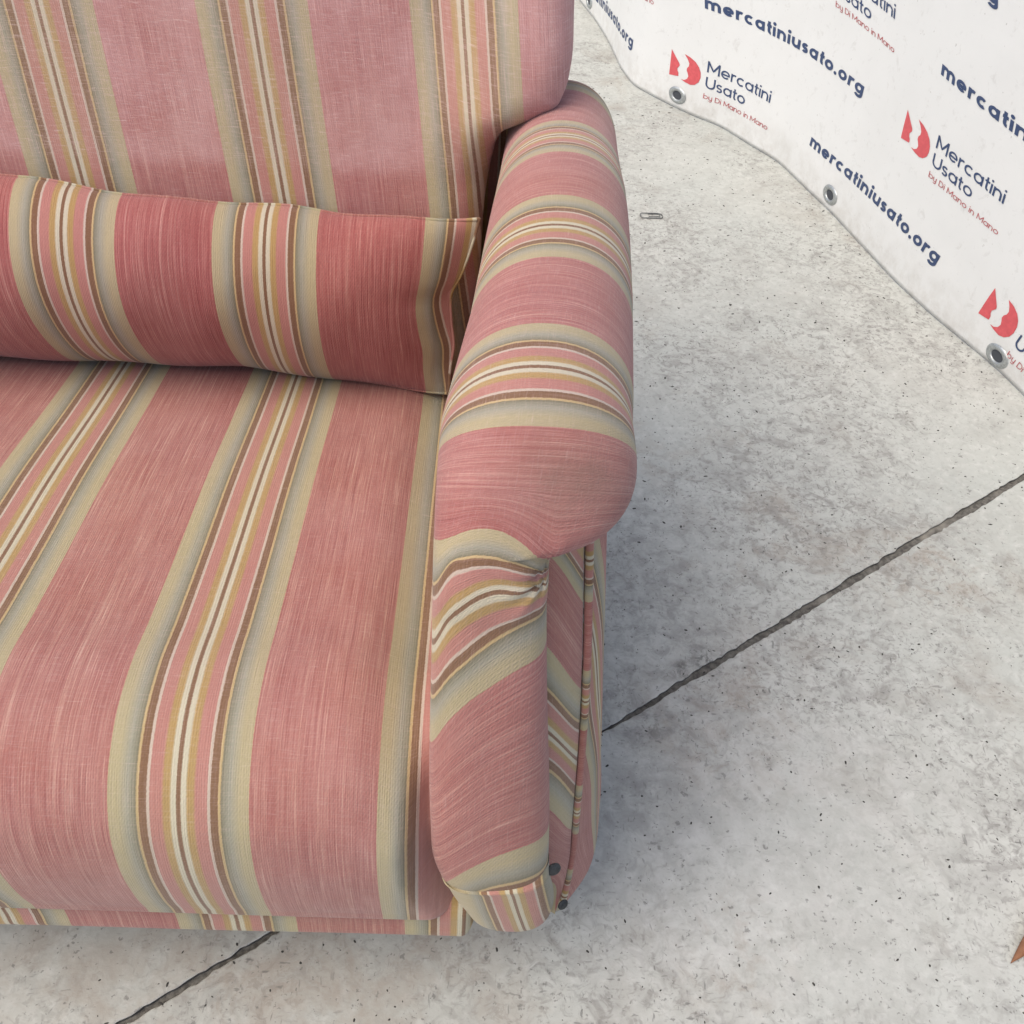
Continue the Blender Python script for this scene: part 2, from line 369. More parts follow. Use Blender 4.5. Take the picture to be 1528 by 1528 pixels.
def pmap(a, b):
    """print layout (a, b) -> cloth (s, z)"""
    a, b = np.asarray(a, float), np.asarray(b, float)
    B = [a**0, a, b, a*a, a*b, b*b, a**3, a*a*b, a*b*b]
    s = sum(c*q for c, q in zip(CSs, B)); z = sum(c*q for c, q in zip(CSz, B))
    W = 1e-2; ds = 0; dz = 0
    for (ra, rb, rs, rz) in RES:
        wgt = np.exp(-((a-ra)/.45)**2-((b-rb)/.045)**2); W = W+wgt; ds = ds+wgt*rs; dz = dz+wgt*rz
    return s-ds/W, z-dz/W
RES += [(-1.2, 0.085, 0.0221, -0.0011), (0.0, 0.085, 0.0094, 0.0091), (0.0, 0.102, 0.0164, 0.0115), (1.0, 0.085, 0.0038, -0.0075), (1.0, 0.102, 0.0055, -0.0079), (0.52, 0.102, -0.0039, -0.0037), (0.52, 0.085, -0.0095, -0.0055), (-0.92, 0.128, -0.0121, -0.0013), (-0.92, 0.073, -0.0213, -0.0032), (-0.745, 0.103, -0.0013, -0.0041), (-0.715, 0.1324, -0.0023, 0.0007), (-0.715, 0.1088, -0.0039, 0.0006), (-0.315, 0.1088, 0.0114, 0.0063), (-0.315, 0.1305, 0.0187, 0.0072), (-0.715, 0.0983, -0.0055, 0.0003), (-0.47, 0.0747, 0.0036, -0.0064), (-0.71, 0.0515, -0.011, -0.0001), (-0.3, 0.0515, 0.0071, 0.0034), (1.28, 0.128, -0.0054, -0.0006), (1.28, 0.073, -0.0073, 0.0098), (1.455, 0.103, 0.0189, -0.0142), (1.49, 0.0625, -0.0063, 0.0059), (1.485, 0.0983, 0.007, 0.014), (0.53, 0.278, -0.0147, -0.0056), (0.53, 0.223, -0.0234, -0.0066), (0.705, 0.253, -0.0094, -0.0066), (0.735, 0.2824, -0.0051, 0.0036), (0.735, 0.2588, -0.0127, -0.0012), (1.135, 0.2588, 0.0008, 0.0008), (1.135, 0.2805, 0.0081, 0.0007), (0.74, 0.2015, -0.0245, -0.0104), (1.15, 0.2015, -0.0027, -0.0048), (-0.75, 0.235, 0.0005, -0.0013), (0.25, 0.235, 0.0317, 0.0017), (-1.05, 0.2015, -0.0051, 0.0004), (-0.01, 0.3515, -0.0003, -0.0036), (0.4, 0.3515, 0.0042, 0.0016), (0.385, 0.4088, 0.0015, 0.0015), (0.7, 0.385, 0.0056, 0.0093), (0.7, 0.402, 0.0074, 0.0054), (1.045, 0.407, 0.0055, 0.0106), (0.95, 0.529, -0.0014, -0.0088)]

banner = empty("banner", (.6, 2.2, 0)); tag(banner, "white vinyl banner printed with repeated navy and red shop lettering, hanging to the floor", "banner")
def local(P): return np.asarray(P)-np.array([.6, 2.2, 0.])
VIN = vinyl()
_s = np.linspace(CS[0], CS[-1], 420); _z = np.r_[.0015, np.linspace(.01, 1.25, 60)]
S, Z = np.meshgrid(_s, _z, indexing='ij')
Pb = bpos(S, Z); Nb = bnorm(S, np.maximum(Z, .006))
front, back = local(Pb), local(Pb-Nb*.0016)
V = np.vstack([front.reshape(-1, 3), back.reshape(-1, 3)]); n, m = S.shape
F = np.vstack([grid_faces(n, m), grid_faces(n, m, n*m, False, True)])
rim = [(i*m, (i+1)*m, n*m+(i+1)*m, n*m+i*m) for i in range(n-1)]
raw("sheet", V, list(map(tuple, F))+rim, VIN, banner)

# stroke alphabet ------------------------------------------------------------
def arc(cx, cy, rx, ry, a0, a1, n=22):
    t = np.radians(np.linspace(a0, a1, n)); return np.c_[cx+rx*np.cos(t), cy+ry*np.sin(t)]
def ln(*p, n=6):
    out = []
    for (x0, y0), (x1, y1) in zip(p, p[1:]):
        out += [(x0+(x1-x0)*k/n, y0+(y1-y0)*k/n) for k in range(n)]
    return np.array(out+[p[-1]])
def glyph(ch, w):
    """-> (list of (polyline, width)), list of dots, advance"""
    xh, cap, asc, des = .52, .72, .74, -.20; ry = (xh-w)/2; rx = ry*1.02; h = w/2; g = .065+.03*(w > .1)
    cy = xh/2; L = g/2+h; st = []; dots = []
    if ch == ' ': return st, dots, .26
    if ch == '.': return st, [(L, h+.005, h*1.15)], w+g
    if ch == 'o': st.append(arc(L+rx, cy, rx, ry, 0, 360, 40)); adv = 2*rx+w+g
    elif ch in 'ag':
        st.append(arc(L+rx, cy, rx, ry, 0, 360, 40)); x = L+2*rx
        if ch == 'a': st.append(ln((x, 0), (x, xh)))
        else: st.append(np.vstack([ln((x, xh), (x, des+.20)), arc(x-rx, des+.20, rx, .20-h+.03, 0, -150, 20)[1:]]))
        adv = 2*rx+w+g
    elif ch == 'b':
        st.append(arc(L+rx, cy, rx, ry, 0, 360, 40)); st.append(ln((L, 0), (L, asc))); adv = 2*rx+w+g
    elif ch == 'c': st.append(arc(L+rx, cy, rx, ry, 48, 312, 34)); adv = 1.80*rx+w+g
    elif ch == 'e':
        st.append(np.vstack([ln((L+.02, cy-.01), (L+2*rx, cy-.01)), arc(L+rx, cy, rx, ry, 2, 316, 38)[1:]])); adv = 2*rx+w+g
    elif ch in 'mn':
        r = .178 if ch == 'm' else .185; ax = r*.98-(.02 if ch == 'm' else 0)
        st.append(ln((L, 0), (L, xh)))
        k = 2 if ch == 'm' else 1
        for q in range(k):
            x0 = L+q*2*ax; st.append(np.vstack([ln((x0, cy-.02), (x0, xh-h-ax)), arc(x0+ax, xh-h-ax, ax, ax, 180, 0, 18)[1:], ln((x0+2*ax, xh-h-ax), (x0+2*ax, 0))[1:]]))
        adv = k*2*ax+w+g
    elif ch == 'u':
        ax = .178; st.append(np.vstack([ln((L, xh), (L, h+ax)), arc(L+ax, h+ax, ax, ax, 180, 360, 18)[1:]])); st.append(ln((L+2*ax, xh), (L+2*ax, 0))); adv = 2*ax+w+g
    elif ch == 'y':
        ax = .165; st.append(np.vstack([ln((L, xh), (L, h+ax)), arc(L+ax, h+ax, ax, ax, 180, 360, 18)[1:]]))
        x = L+2*ax; st.append(np.vstack([ln((x, xh), (x, des+.18)), arc(x-ax, des+.18, ax, .17, 0, -140, 16)[1:]])); adv = 2*ax+w+g
    elif ch == 'r':
        r = .17; st.append(ln((L, 0), (L, xh))); st.append(arc(L+r, xh-h-r, r, r, 180, 62, 14)); adv = r*1.45+w*.6+g
    elif ch == 't':
        x = L+.075; r = .10; st.append(np.vstack([ln((x, .68), (x, h+r)), arc(x+r, h+r, r, r, 180, 282, 10)[1:]])); st.append(ln((L-.04, xh-h), (x+.15, xh-h))); adv = .075+.16+w*.5+g*.7
    elif ch == 'i': st.append(ln((L, 0), (L, xh))); dots.append((L, .68, h*1.25)); adv = w+g
    elif ch == 's':
        rr = (xh-w)/4; rs = rr*1.25; x = L+rs
        st.append(np.vstack([arc(x, cy+rr, rs, rr, 30, 270, 20), arc(x, cy-rr, rs, rr, 90, -150, 20)[1:]])); adv = 2*rs+w+g
    elif ch == 'M':
        W = .62; st += [ln((L, 0), (L, cap)), ln((L+W, 0), (L+W, cap)), ln((L, cap-h*.6), (L+W/2, .16), (L+W, cap-h*.6))]; adv = W+w+g
    elif ch == 'U':
        ax = .235; st.append(np.vstack([ln((L, cap), (L, h+ax)), arc(L+ax, h+ax, ax, ax, 180, 360, 22)[1:], ln((L+2*ax, h+ax), (L+2*ax, cap))[1:]])); adv = 2*ax+w+g
    elif ch == 'D':
        st.append(ln((L, 0), (L, cap))); r = cap/2-h
        st.append(np.vstack([ln((L, cap-h), (L+.16, cap-h)), arc(L+.16, cap/2, r, r, 90, -90, 26)[1:], ln((L+.16, h), (L, h))[1:]])); adv = .16+r+w+g
    else: raise KeyError(ch)
    return st, dots, adv
def strip(pl, w):
    pl = np.asarray(pl, float); T = np.gradient(pl, axis=0); L = np.linalg.norm(T, axis=1); T = T/np.maximum(L, 1e-9)[:, None]
    N = np.c_[-T[:, 1], T[:, 0]]; return pl+N*w/2, pl-N*w/2
_lift = [0]
def text_mesh(txt, a0, a1, b0, em, wgt, mat, name="lettering", z0=None):
    adv = 0; items = []
    for ch in txt:
        st, dots, ad = glyph(ch, wgt)
        for s in st: items.append(('s', s+np.array([adv, 0])))
        for (x, y, r) in dots: items.append(('d', (x+adv, y, r)))
        adv += ad
    ka = (a1-a0)/adv; V = []; F = []
    for kind, it in items:
        _lift[0] = (_lift[0]+1) % 7; lift = .0006+.00005*_lift[0]
        if kind == 's': A, B = strip(it, wgt); pts = np.stack([A, B], 1).reshape(-1, 2); k = len(A); fc = [(2*i, 2*i+1, 2*i+3, 2*i+2) for i in range(k-1)]
        else:
            x, y, r = it; t = np.linspace(0, 2*np.pi, 20, endpoint=False); pts = np.c_[x+r*np.cos(t), y+r*np.sin(t)]; fc = [tuple(range(20))]
        s, z = pmap(a0+pts[:, 0]*ka, b0+pts[:, 1]*em)
        P = bpos(s, z)+bnorm(s, z)*lift
        o = len(V); V += list(local(P)); F += [tuple(o+q for q in f) for f in fc]
    return raw(name, V, F, mat, banner, True)
EMB_L = [(0, 1), (.15, .78), (.295, .575), (.315, .50), (.285, .44), (.245, .36), (.26, .27), (.30, .20), (.305, .075), (.15, .035), (0, 0)]
def emblem(a0, b0):
    Hh, Wd = .055, .178
    left = np.array(EMB_L)
    # right crescent: inner wavy edge then the outer bow
    inner = np.array([(.43, 1.01), (.54, .86), (.605, .72), (.60, .60), (.555, .52), (.545, .42), (.585, .33), (.62, .22), (.59, .10), (.50, .015), (.39, 0.0)])
    outer = np.array([(.55, -.055), (.72, -.075), (.85, -.01), (.96, .14), (1.0, .33), (.985, .53), (.92, .71), (.80, .86), (.62, .965)])
    def dens(p, n=4):
        q = []
        for i in range(len(p)):
            a, b = p[i], p[(i+1) % len(p)]
            q += [a+(b-a)*t/n for t in range(n)]
        return np.array(q)
    V = []; F = []
    for poly in (left, np.vstack([inner, outer])):
        bm = bmesh.new(); vs = [bm.verts.new((x, y, 0)) for x, y in dens(poly)]; bm.faces.new(vs).normal_update()
        bmesh.ops.triangulate(bm, faces=bm.faces[:]); bmesh.ops.subdivide_edges(bm, edges=bm.edges[:], cuts=1); bm.verts.index_update()
        co = np.array([v.co for v in bm.verts]); s, z = pmap(a0+co[:, 0]*Wd, b0+co[:, 1]*Hh)
        P = bpos(s, z)+bnorm(s, z)*.0007; o = len(V); V += list(local(P)); F += [tuple(o+v.index for v in f.verts) for f in bm.faces]; bm.free()
    return raw("emblem", V, F, RED, banner, True)
for r_ in range(1, 6):
    for k_ in range(-2, 4):
        T0 = -.75*(r_-1)+2.2*k_; b0 = .085+.15*(r_-1)
        if -2.35 <= T0 <= 1.0: text_mesh("mercatiniusato.org", T0, T0+1, b0, .035, .155, NAVY)
        a0 = T0+1.28
        if -2.2 <= a0 <= 1.4:
            emblem(a0, b0-.012)
            text_mesh("Mercatini", a0+.205, a0+.605, b0-.012+.0358, .0335, .098, NAVY)
            text_mesh("Usato", a0+.205, a0+.452, b0-.012+.0017, .0335, .098, NAVY)
            text_mesh("by Di Mano in Mano", a0+.205, a0+.622, b0-.012-.0215, .0150, .088, DRED)
def grommet(px_s, z):
    P = bpos(np.array([px_s]), np.array([z]))[0]; N = bnorm(np.array([px_s]), np.array([z]))[0]
    T = bpos(np.array([px_s+.004]), np.array([z]))[0]-bpos(np.array([px_s-.004]), np.array([z]))[0]; T /= np.linalg.norm(T); U = np.cross(N, T); U /= np.linalg.norm(U)
    if U[2] < 0: U = -U
    prof = [(.0096, -.001), (.0096, .0015), (.0112, .0030), (.0140, .0036), (.0175, .0026), (.0190, .0004)]; n = 36; V = []
    for r, hh in prof:
        for q in range(n):
            t = 2*np.pi*q/n; V.append(P+T*r*1.45*math.cos(t)+U*r*math.sin(t)+N*(hh+.0003))
    o = raw("grommet", local(V), grid_faces(len(prof), n, 0, True), ZINC, banner)
    D = [P+T*.0100*1.45*math.cos(2*np.pi*q/n)+U*.0100*math.sin(2*np.pi*q/n)+N*.0009 for q in range(n)]
    raw("grommet_hole_dark", local(D), [tuple(range(n))], HOLE, o, False)
    return o
for s_, z_ in ((.131, .030), (.811, .031), (1.369, .032), (1.938, .022), (-.55, .03), (2.5, .03)): grommet(s_, z_)

# ------------------------------------------------------------------ sofa
sofa = empty("sofa", (-.2, .7, 0)); tag(sofa, "pink striped upholstered sofa with rolled arm and beige banded linen cover", "sofa")
OFF = np.array([-.2, .7, 0.])
def FABV(u, v, f):
    u, v, f = np.broadcast_arrays(u, v, f); return np.stack([u, v, f], -1)
XL = -1.0
# seat cushion -----------------------------------------------------------
def seat():
    prof = np.array([(.97, .322), (.90, .333), (.787, .349), (.669, .369), (.575, .381), (.503, .390), (.447, .397), (.410, .392), (.373, .369), (.355, .342), (.347, .302), (.349, .255), (.356, .215), (.3615, .196), (.368, .1935), (.380, .196), (.42, .20)])
    L = arclen(prof[:, 0], prof[:, 1]); t = np.linspace(0, L[-1], 220)
    y, z = smooth_ip(t, L, prof[:, 0]), smooth_ip(t, L, prof[:, 1])
    xs = np.r_[np.linspace(XL, -.12, 110), np.linspace(-.116, .012, 64)]
    Tg, X = np.meshgrid(t, xs, indexing='ij'); Y = np.repeat(y[:, None], len(xs), 1); Z = np.repeat(z[:, None], len(xs), 1)
    # flatten the rim beside the arm, soft sag across the seat
    rim = sstep(X, -.10, -.008); topw = sstep(Z, .30, .36)
    Z = Z-.016*rim**2*topw+.004*wave(X*.5, Y*.5, 3)*topw*.8
    hem = sstep(Tg, L[-1]-.30, L[-1]-.14)
    Y = Y+.003*wave(X*.6, Z*.3, 8)*hem
    xmax = ip(Z, [.19, .21, .25, .28, .31], [.012, .006, -.010, -.019, -.0225]); edge = np.clip((X+.12)/.132, 0, 1)
    X = np.where(X > -.12, -.12+edge*(xmax+.12), X)
    Y = Y+.030*sstep(edge, .70, 1.0)**1.6*sstep(Tg, L[-1]-.32, L[-1]-.2)*(1-.55*sstep(Tg, L[-1]-.08, L[-1]-.03))
    P = np.stack([X, Y, Z], -1)-OFF
    su = (np.where(X > -.030, -.030+(X+.030)*.22, X)+.195)/PER
    fade = .26+.16*sstep(Tg, 0.05, .35)-.0*X
    o = grid("seat_cushion", P, FABV(su, Tg, fade), FAB, sofa)
    # hem stitch line: a narrow flat rim following the lower edge
    return o
seat()
def rail():
    prof = np.array([(.40, .21), (.372, .205), (.366, .195), (.3645, .176), (.365, .157), (.370, .150), (.385, .147), (.44, .147)])
    L = arclen(prof[:, 0], prof[:, 1]); t = np.linspace(0, L[-1], 46); y, z = smooth_ip(t, L, prof[:, 0]), smooth_ip(t, L, prof[:, 1])
    xs = np.r_[np.linspace(XL, -.05, 60), np.linspace(-.045, .014, 28)]
    T, X = np.meshgrid(t, xs, indexing='ij'); Y = np.repeat(y[:, None], len(xs), 1).copy(); Z = np.repeat(z[:, None], len(xs), 1)
    end = np.clip((X-.002)/.012, 0, 1); Y += .03*(1-np.sqrt(np.clip(1-end**2, 0, 1)))
    Z = Z+.0015*wave(X, Z*0, 4)
    grid("front_rail", np.stack([X, Y, Z], -1)-OFF, FABV((X+.195-.016)/PER, T, .3+0*X), FAB, sofa)
rail()
# back cushion -------------------------------------------------------------
def back():
    zz = np.r_[np.linspace(.31, .58, 70), np.linspace(.583, .70, 90), np.linspace(.705, .93, 40)]
    xr = smooth_ip(zz, [.31, .45, .540, .575, .602, .610, .617, .623, .630, .644, .663, .71, .80, .88, .93], [-.008, -.006, -.003, .002, .008, .013, .026, .040, .053, .062, .066, .0655, .064, .058, .045])
    nx = 190; a = np.linspace(0, 1, nx); a = 1-(1-a)**2.2
    X = XL+(xr[:, None]-XL)*a[None]; Z = np.repeat(zz[:, None], nx, 1)
    # distance to the outline on the right and along the top
    bx = np.r_[xr, np.linspace(.045, XL, 60)]; bz = np.r_[zz, np.full(60, .93)]
    dist = np.full(X.shape, 9.)
    for i in range(len(bx)-1):
        ax, az, cx, cz = bx[i], bz[i], bx[i+1], bz[i+1]; dx, dz = cx-ax, cz-az; q = dx*dx+dz*dz+1e-12
        t = np.clip(((X-ax)*dx+(Z-az)*dz)/q, 0, 1); dist = np.minimum(dist, np.hypot(X-ax-t*dx, Z-az-t*dz))
    R = .034; k = np.clip(1-dist/R, 0, 1); bulge = 1-np.sqrt(np.clip(1-k**2, 0, 1))
    Yf = np.where(Z < .5, .878+.13*(.5-Z), 0)+np.where(Z >= .5, .878+.27*(Z-.5)+0*Z, 0)
    Yf = Yf-.006*np.exp(-((X+.25)/.35)**2)*np.exp(-((Z-.62)/.15)**2)+.0025*wave(X*.6, Z*.6, 12)
    Yf = Yf-.050*sstep(X, -.07, .02)*sstep(Z, .55, .63)*(1-.45*sstep(Z, .66, .80))
    Y = Yf+bulge*.036
    # creases above the pillow near the arm
    su = (X+.189+.12*(Z-.535)+.03*np.clip(X+.10, 0, .1))/PER
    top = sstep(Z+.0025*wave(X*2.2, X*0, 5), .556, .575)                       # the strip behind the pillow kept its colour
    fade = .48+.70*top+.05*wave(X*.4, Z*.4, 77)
    P = np.stack([X, Y, Z], -1)
    # close it with a back wall
    rim = P[:, -1].copy(); n = 10; Wl = np.stack([rim+np.array([0, .13*q/n, 0]) for q in range(1, n+1)], 1)
    P = np.concatenate([P, Wl], 1); fade = np.concatenate([fade, np.repeat(fade[:, -1:], n, 1)], 1)
    su_w = su[:, -1:]+np.linspace(.13/n, .13, n)[None]/PER; su = np.concatenate([su, su_w], 1)
    sv = np.repeat(zz[:, None], su.shape[1], 1)
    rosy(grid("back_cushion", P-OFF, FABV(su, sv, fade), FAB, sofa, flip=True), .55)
    # piping-free top closing cap
    tp = P[-1]; cap = np.stack([tp, tp*np.array([1, 0, 1])+np.array([0, 1.16, 0])], 0)
    grid("back_cushion_top", cap-OFF, FABV(np.stack([su[-1]]*2), np.array([[0.], [.2]]), .8), FAB, sofa)
back()
# arm ---------------------------------------------------------------------
Yc0, Zc0 = .490, .545
THO = 67.0
def yfront(z): return smooth_ip(z, [.155, .175, .21, .26, .35, .45, .545], [.374, .364, .357, .351, .350, .360, .375])
XN = [0, .15, .30, .50, .75, 1.0]
LV = [(-1.079, [0]*6), (-.52, [.092]*6), (-.2625, [.131, .124, .118, .116, .124, .143]), (-.14, [.168, .141, .135, .134, .139, .150]), (0, [.213, .180, .164, .154, .1545, .157]),
      (.14, [.253, .223, .206, .190, .178, .176]), (.2625, [.300, .264, .244, .228, .214, .209]), (.5, [.385, .357, .336, .316, .302, .297]), (.7375, [.475, .447, .425, .405, .391, .388]),
      (.86, [.515, .49, .47, .455, .447, .444]), (1.06, [.60, .58, .56, .545, .53, .52])]
CAL = []
def arm():
    stations = []                                    # (Yc, Zc, theta, T, kind)
    for y in np.r_[np.linspace(1.0, .93, 26), np.linspace(.925, Yc0, 90)[:-1]]: stations.append((y, Zc0, 0.0, -(y-Yc0), 'r'))
    for th in np.linspace(0, 90, 64): stations.append((Yc0, Zc0, th, .115*rad(th), 'f'))
    for z in np.linspace(Zc0, .250, 84)[1:]: stations.append((None, z, 90.0, .1806+(Zc0-z), 'p'))
    na, nb_, nc = 14, 70, 34
    P = []; FB = []
    for (yc, zc, th, T, kind) in stations:
        f = sstep(th, 0, 90)
        if kind == 'p':
            yc = yfront(zc)+.115; rt = .115
        else: rt = .110+.005*f-.021*float(sstep(yc, .70, .92))
        yy = yc
        Xi_r = ip(yy, [.49, .60, .79, .95, 1.0], [-.024, -.0105, .004, .014, .018]); Xo_r = ip(yy, [.44, .52, .637, .80, .95, 1.0], [.090, .098, .107, .116, .119, .119])
        Xi_p = smooth_ip(zc, [.245, .262, .288, .33, .545], [-.0125, -.0165, -.0215, -.0232, -.0235]); Xr = smooth_ip(zc, [.26, .284, .379, .46, .549, .61], [.0662, .0648, .058, .0505, .0435, .040])
        Xi = Xi_r*(1-f)+Xi_p*f
        e = math.sqrt(max(0, 1-(min(th, THO)/THO)**5.0)) if kind != 'p' else 0
        Xo = Xr+(Xo_r-Xr)*e
        hg = .064*(1-f)+.026*f; n = 2.15*(1-f)+2.7*f; h2 = .058*(1-f)+.045*f; Xu = .042*(1-f)+(Xr-.010)*f
        if kind == 'p': Xu = Xr-.010
        rc = rt-hg; xc = (Xi+Xo)/2; wv = (Xo-Xi)/2
        pts = []
        for q in np.linspace(0, 1, na, endpoint=False): pts.append((Xi, rc*q))
        for a in np.linspace(math.pi, 0, nb_, endpoint=False):
            ca, sa = math.cos(a), math.sin(a)
            pts.append((xc+wv*math.copysign(abs(ca)**(2/n), ca), rc+hg*abs(sa)**(2/n)))
        for bq in np.linspace(0, math.pi/2, nc): pts.append((Xu+(Xo-Xu)*math.cos(bq), rc-h2*math.sin(bq)))
        pts = np.array(pts)
        if kind == 'r' and yc > .935:                # rounded rear end
            k = math.sqrt(max(0, 1-((yc-.935)/.0652)**2)); cxy = np.array([.065, .04]); pts = cxy+(pts-cxy)*np.array([.35+.65*k, k])
        if kind in 'rf': pts[:, 1] += .0012*wave(pts[:, 0]*.8, np.full(len(pts), T), 31)
        if kind == 'p' or kind == 'f': pts[:, 1] += .0014*f*wave(pts[:, 0]*1.2, np.full(len(pts), T), 33)
        if kind != 'r':
            rx, ry = (pts[:, 0]-.041), (T-.150); rr = np.hypot(rx, ry); ph = np.arctan2(ry, rx)
            pts[:, 1] += .0024*np.exp(-(rr/.020)**1.5)*np.sin(9*ph+1.0)*np.clip(rr/.006, 0, 1)*(pts[:, 1] > rc-.01) - .0035*np.exp(-(rr/.009)**2)*(pts[:, 1] > rc-.01)
        c, s = math.cos(rad(th)), math.sin(rad(th))
        P.append(np.stack([pts[:, 0], yc-pts[:, 1]*s, zc+pts[:, 1]*c], -1))
        x = np.clip((pts[:, 0]-Xi)/max(1e-6, Xr-Xi), 0, 1); CAL.append((T, Xi, Xr, P[-1]))
        nat = (T-.178)/.165
        if T <= .070: su = np.full(len(pts), nat)
        else:
            TK = np.stack([smooth_ip(x, XN, v) for _, v in LV], -1); SK = np.array([l for l, _ in LV])
            su = np.array([float(np.interp(T, tk, SK)) for tk in TK])
            if kind == 'f':
                over = sstep(pts[:, 0], Xr-.006, Xr+.034)*(e > .05); su = su*(1-over)+min(nat, -.30)*over
        prof = np.r_[0, np.cumsum(np.hypot(*np.diff(pts, axis=0).T))]
        fd = np.full(len(pts), .42+.25*sstep(-T, .15, .45)-.18*sstep(T, .25, .5))
        FB.append(np.stack([su, prof-.0*T, fd], -1))
    P, FB = np.array(P), np.array(FB)
    ar = rosy(grid("armrest", P-OFF, FB, FAB, sofa, flip=True), .5)
    TT = np.array([q[3] for q in stations])[:, None]; Xa = P[..., 0]
    soil = .85*np.exp(-((TT-.088)/.030)**2-((Xa-.055)/.040)**2)*(TT < .16)+.28*np.exp(-((TT-.30)/.07)**2-((Xa-.045)/.03)**2)
    ar.data.attributes.new("soil", 'FLOAT', 'POINT').data.foreach_set("value", soil.astype(np.float32).ravel())
    # inner wall below the roll
    ys = np.linspace(.49, 1.0, 60); zs = np.linspace(.545, .18, 30); Yg, Zg = np.meshgrid(ys, zs, indexing='ij')
    Xg = ip(Yg, [.49, .60, .79, .95, 1.0], [-.024, -.0105, .004, .014, .018])+.0*Zg
    grid("arm_inner_panel", np.stack([Xg, Yg, Zg], -1)-OFF, FABV((Yc0-Yg-.178)/.165, Zg, .3+0*Yg), FAB, sofa)
arm()
def cuff():
    """folded foot of the arm front, its stripes upright"""
    zs = np.r_[np.linspace(.284, .250, 22), np.linspace(.248, .150, 60)]
    na, nb_, nc = 8, 60, 16; P = []; FB = []
    for z in zs:
        fold = sstep(z, .288, .262)
        yf = yfront(max(z, .155))-.0020+.0055*sstep(z, .272, .284)
        Xi = smooth_ip(z, [.150, .161, .18, .203, .23, .262, .288], [.030, .019, .010, .003, -.005, -.0125, -.0165]); Xr = smooth_ip(z, [.150, .161, .18, .21, .24, .265, .288], [.056, .0640, .0715, .0745, .0715, .0672, .0648])
        r = .02 if z > .18 else .02; wv = (Xr-Xi)/2; xc = (Xi+Xr)/2
        yb = (max(0, .175-z)/.025)**2*.010
        pts = [(Xi, yf+.10-.08*q) for q in np.linspace(0, 1, na, endpoint=False)]
        for a in np.linspace(math.pi, 0, nb_):
            ca, sa = math.cos(a), math.sin(a); pts.append((xc+wv*math.copysign(abs(ca)**(2/2.7), ca), yf+yb+.020-.020*abs(sa)**(2/2.7)))
        for q in np.linspace(0, 1, nc)[1:]: pts.append((Xr-.012*q, yf+.020+.035*q))
        pts = np.array(pts); P.append(np.c_[pts, np.full(len(pts), z)])
        su = np.maximum((pts[:, 0]-.041-.17*(.256-z))/.150, -.235)
        FB.append(np.c_[su, np.full(len(pts), z), np.full(len(pts), .45)])
    P = np.array(P); FB = np.array(FB)
    # the fold runs obliquely: trim the upper edge higher on the outside
    f = sstep(zs, .262, .288)[:, None]; tilt = np.clip((P[..., 0]+.02)/.085, 0, 1)
    P[..., 2] += f*(.026*tilt-.026)
    grid("arm_cuff", P-OFF, FB, FAB, sofa, flip=True)
cuff()
# outer side ----------------------------------------------------------------
ZS = [.156, .165, .20, .30, .38, .45, .55, .62]
def seam(z): return smooth_ip(z, ZS, [.083, .0845, .0880, .0845, .0815, .0770, .0690, .063]), smooth_ip(z, ZS, [.388, .392, .404, .405, .418, .422, .440, .450])
def outer(z): return smooth_ip(z, [.156, .20, .345, .50, .62], [.1255, .1205, .104, .087, .076]), .495+0*z
def side():
    zs = np.linspace(.150, .588, 140)
    sx, sy = seam(zs); ox, oy = outer(zs)
    fx = smooth_ip(zs, [.156, .18, .21, .26, .284, .379, .46, .549, .62], [.055, .066, .069, .061, .0595, .053, .0455, .0385, .033]); fy = yfront(np.clip(zs, .155, .545))+.024
    q = np.linspace(0, 1, 40); Q = q[None]
    X = fx[:, None]+(sx-fx)[:, None]*Q; Y = fy[:, None]+(sy-fy)[:, None]*Q; Z = np.repeat(zs[:, None], 40, 1)
    X = X+.004*np.sin(np.pi*Q)*1.0; Y = Y-.0
    inw = np.exp(-((1-Q)/.06)**2); X = X-.003*inw; Y = Y+.004*inw
    zt = Z+.085*(np.clip((X-fx[:, None])/np.maximum((sx-fx)[:, None], .004), 0, 1))**1.25
    su = np.interp(-zt, -np.array([.62, .512, .472, .435, .405, .350, .12]), [-.95, -.2625, -.14, 0.0, .13, .2625, 1.2])
    grid("side_panel", np.stack([X, Y, Z], -1)-OFF, FABV(su, Y+X, .35+0*X), FAB, sofa)
    # rear side piece, wrapping from the seam to the back of the sofa
    K = 70; t = np.linspace(0, 1, K)
    Xr, Yr = [], []
    for i in range(len(zs)):
        px = np.array([sx[i]+.0015, (sx[i]*.45+ox[i]*.55)+.006, ox[i], ox[i]+.004, ox[i]+.006, ox[i]+.006]); py = np.array([sy[i]+.003, (sy[i]*.6+.495*.4), .495, .60, .80, .975])
        L = arclen(px, py); tt = t**1.7*L[-1]; Xr.append(smooth_ip(tt, L, px)); Yr.append(smooth_ip(tt, L, py))
    Xr, Yr = np.array(Xr), np.array(Yr); Zr = np.repeat(zs[:, None], K, 1)
    inw = np.exp(-(t[None]/.03)**2); Xr = Xr-.003*inw
    su = (Yr-.452+.10*(Zr-.3))/(.085)
    su = np.where(su > .9, .9+(su-.9)*.5, su)
    grid("rear_side_panel", np.stack([Xr, Yr, Zr], -1)-OFF, FABV(su*.9, Zr, .35+0*Zr), FAB, sofa)
    pts = np.stack([sx+.0016, sy-.0008, zs], -1)-OFF
    tube_mesh("piping", pts[6:], .0029, FAB, sofa, 10, lambda L: (L*.93+.11)/.115)
    # bottom edge closing
    o = raw("underside", np.array([(XL, .385, .166), (.05, .385, .166), (.10, .50, .166), (.11, 1.02, .166), (XL, 1.02, .166)])-OFF, [(0, 1, 2, 3, 4)], DARK, sofa, False)
side()
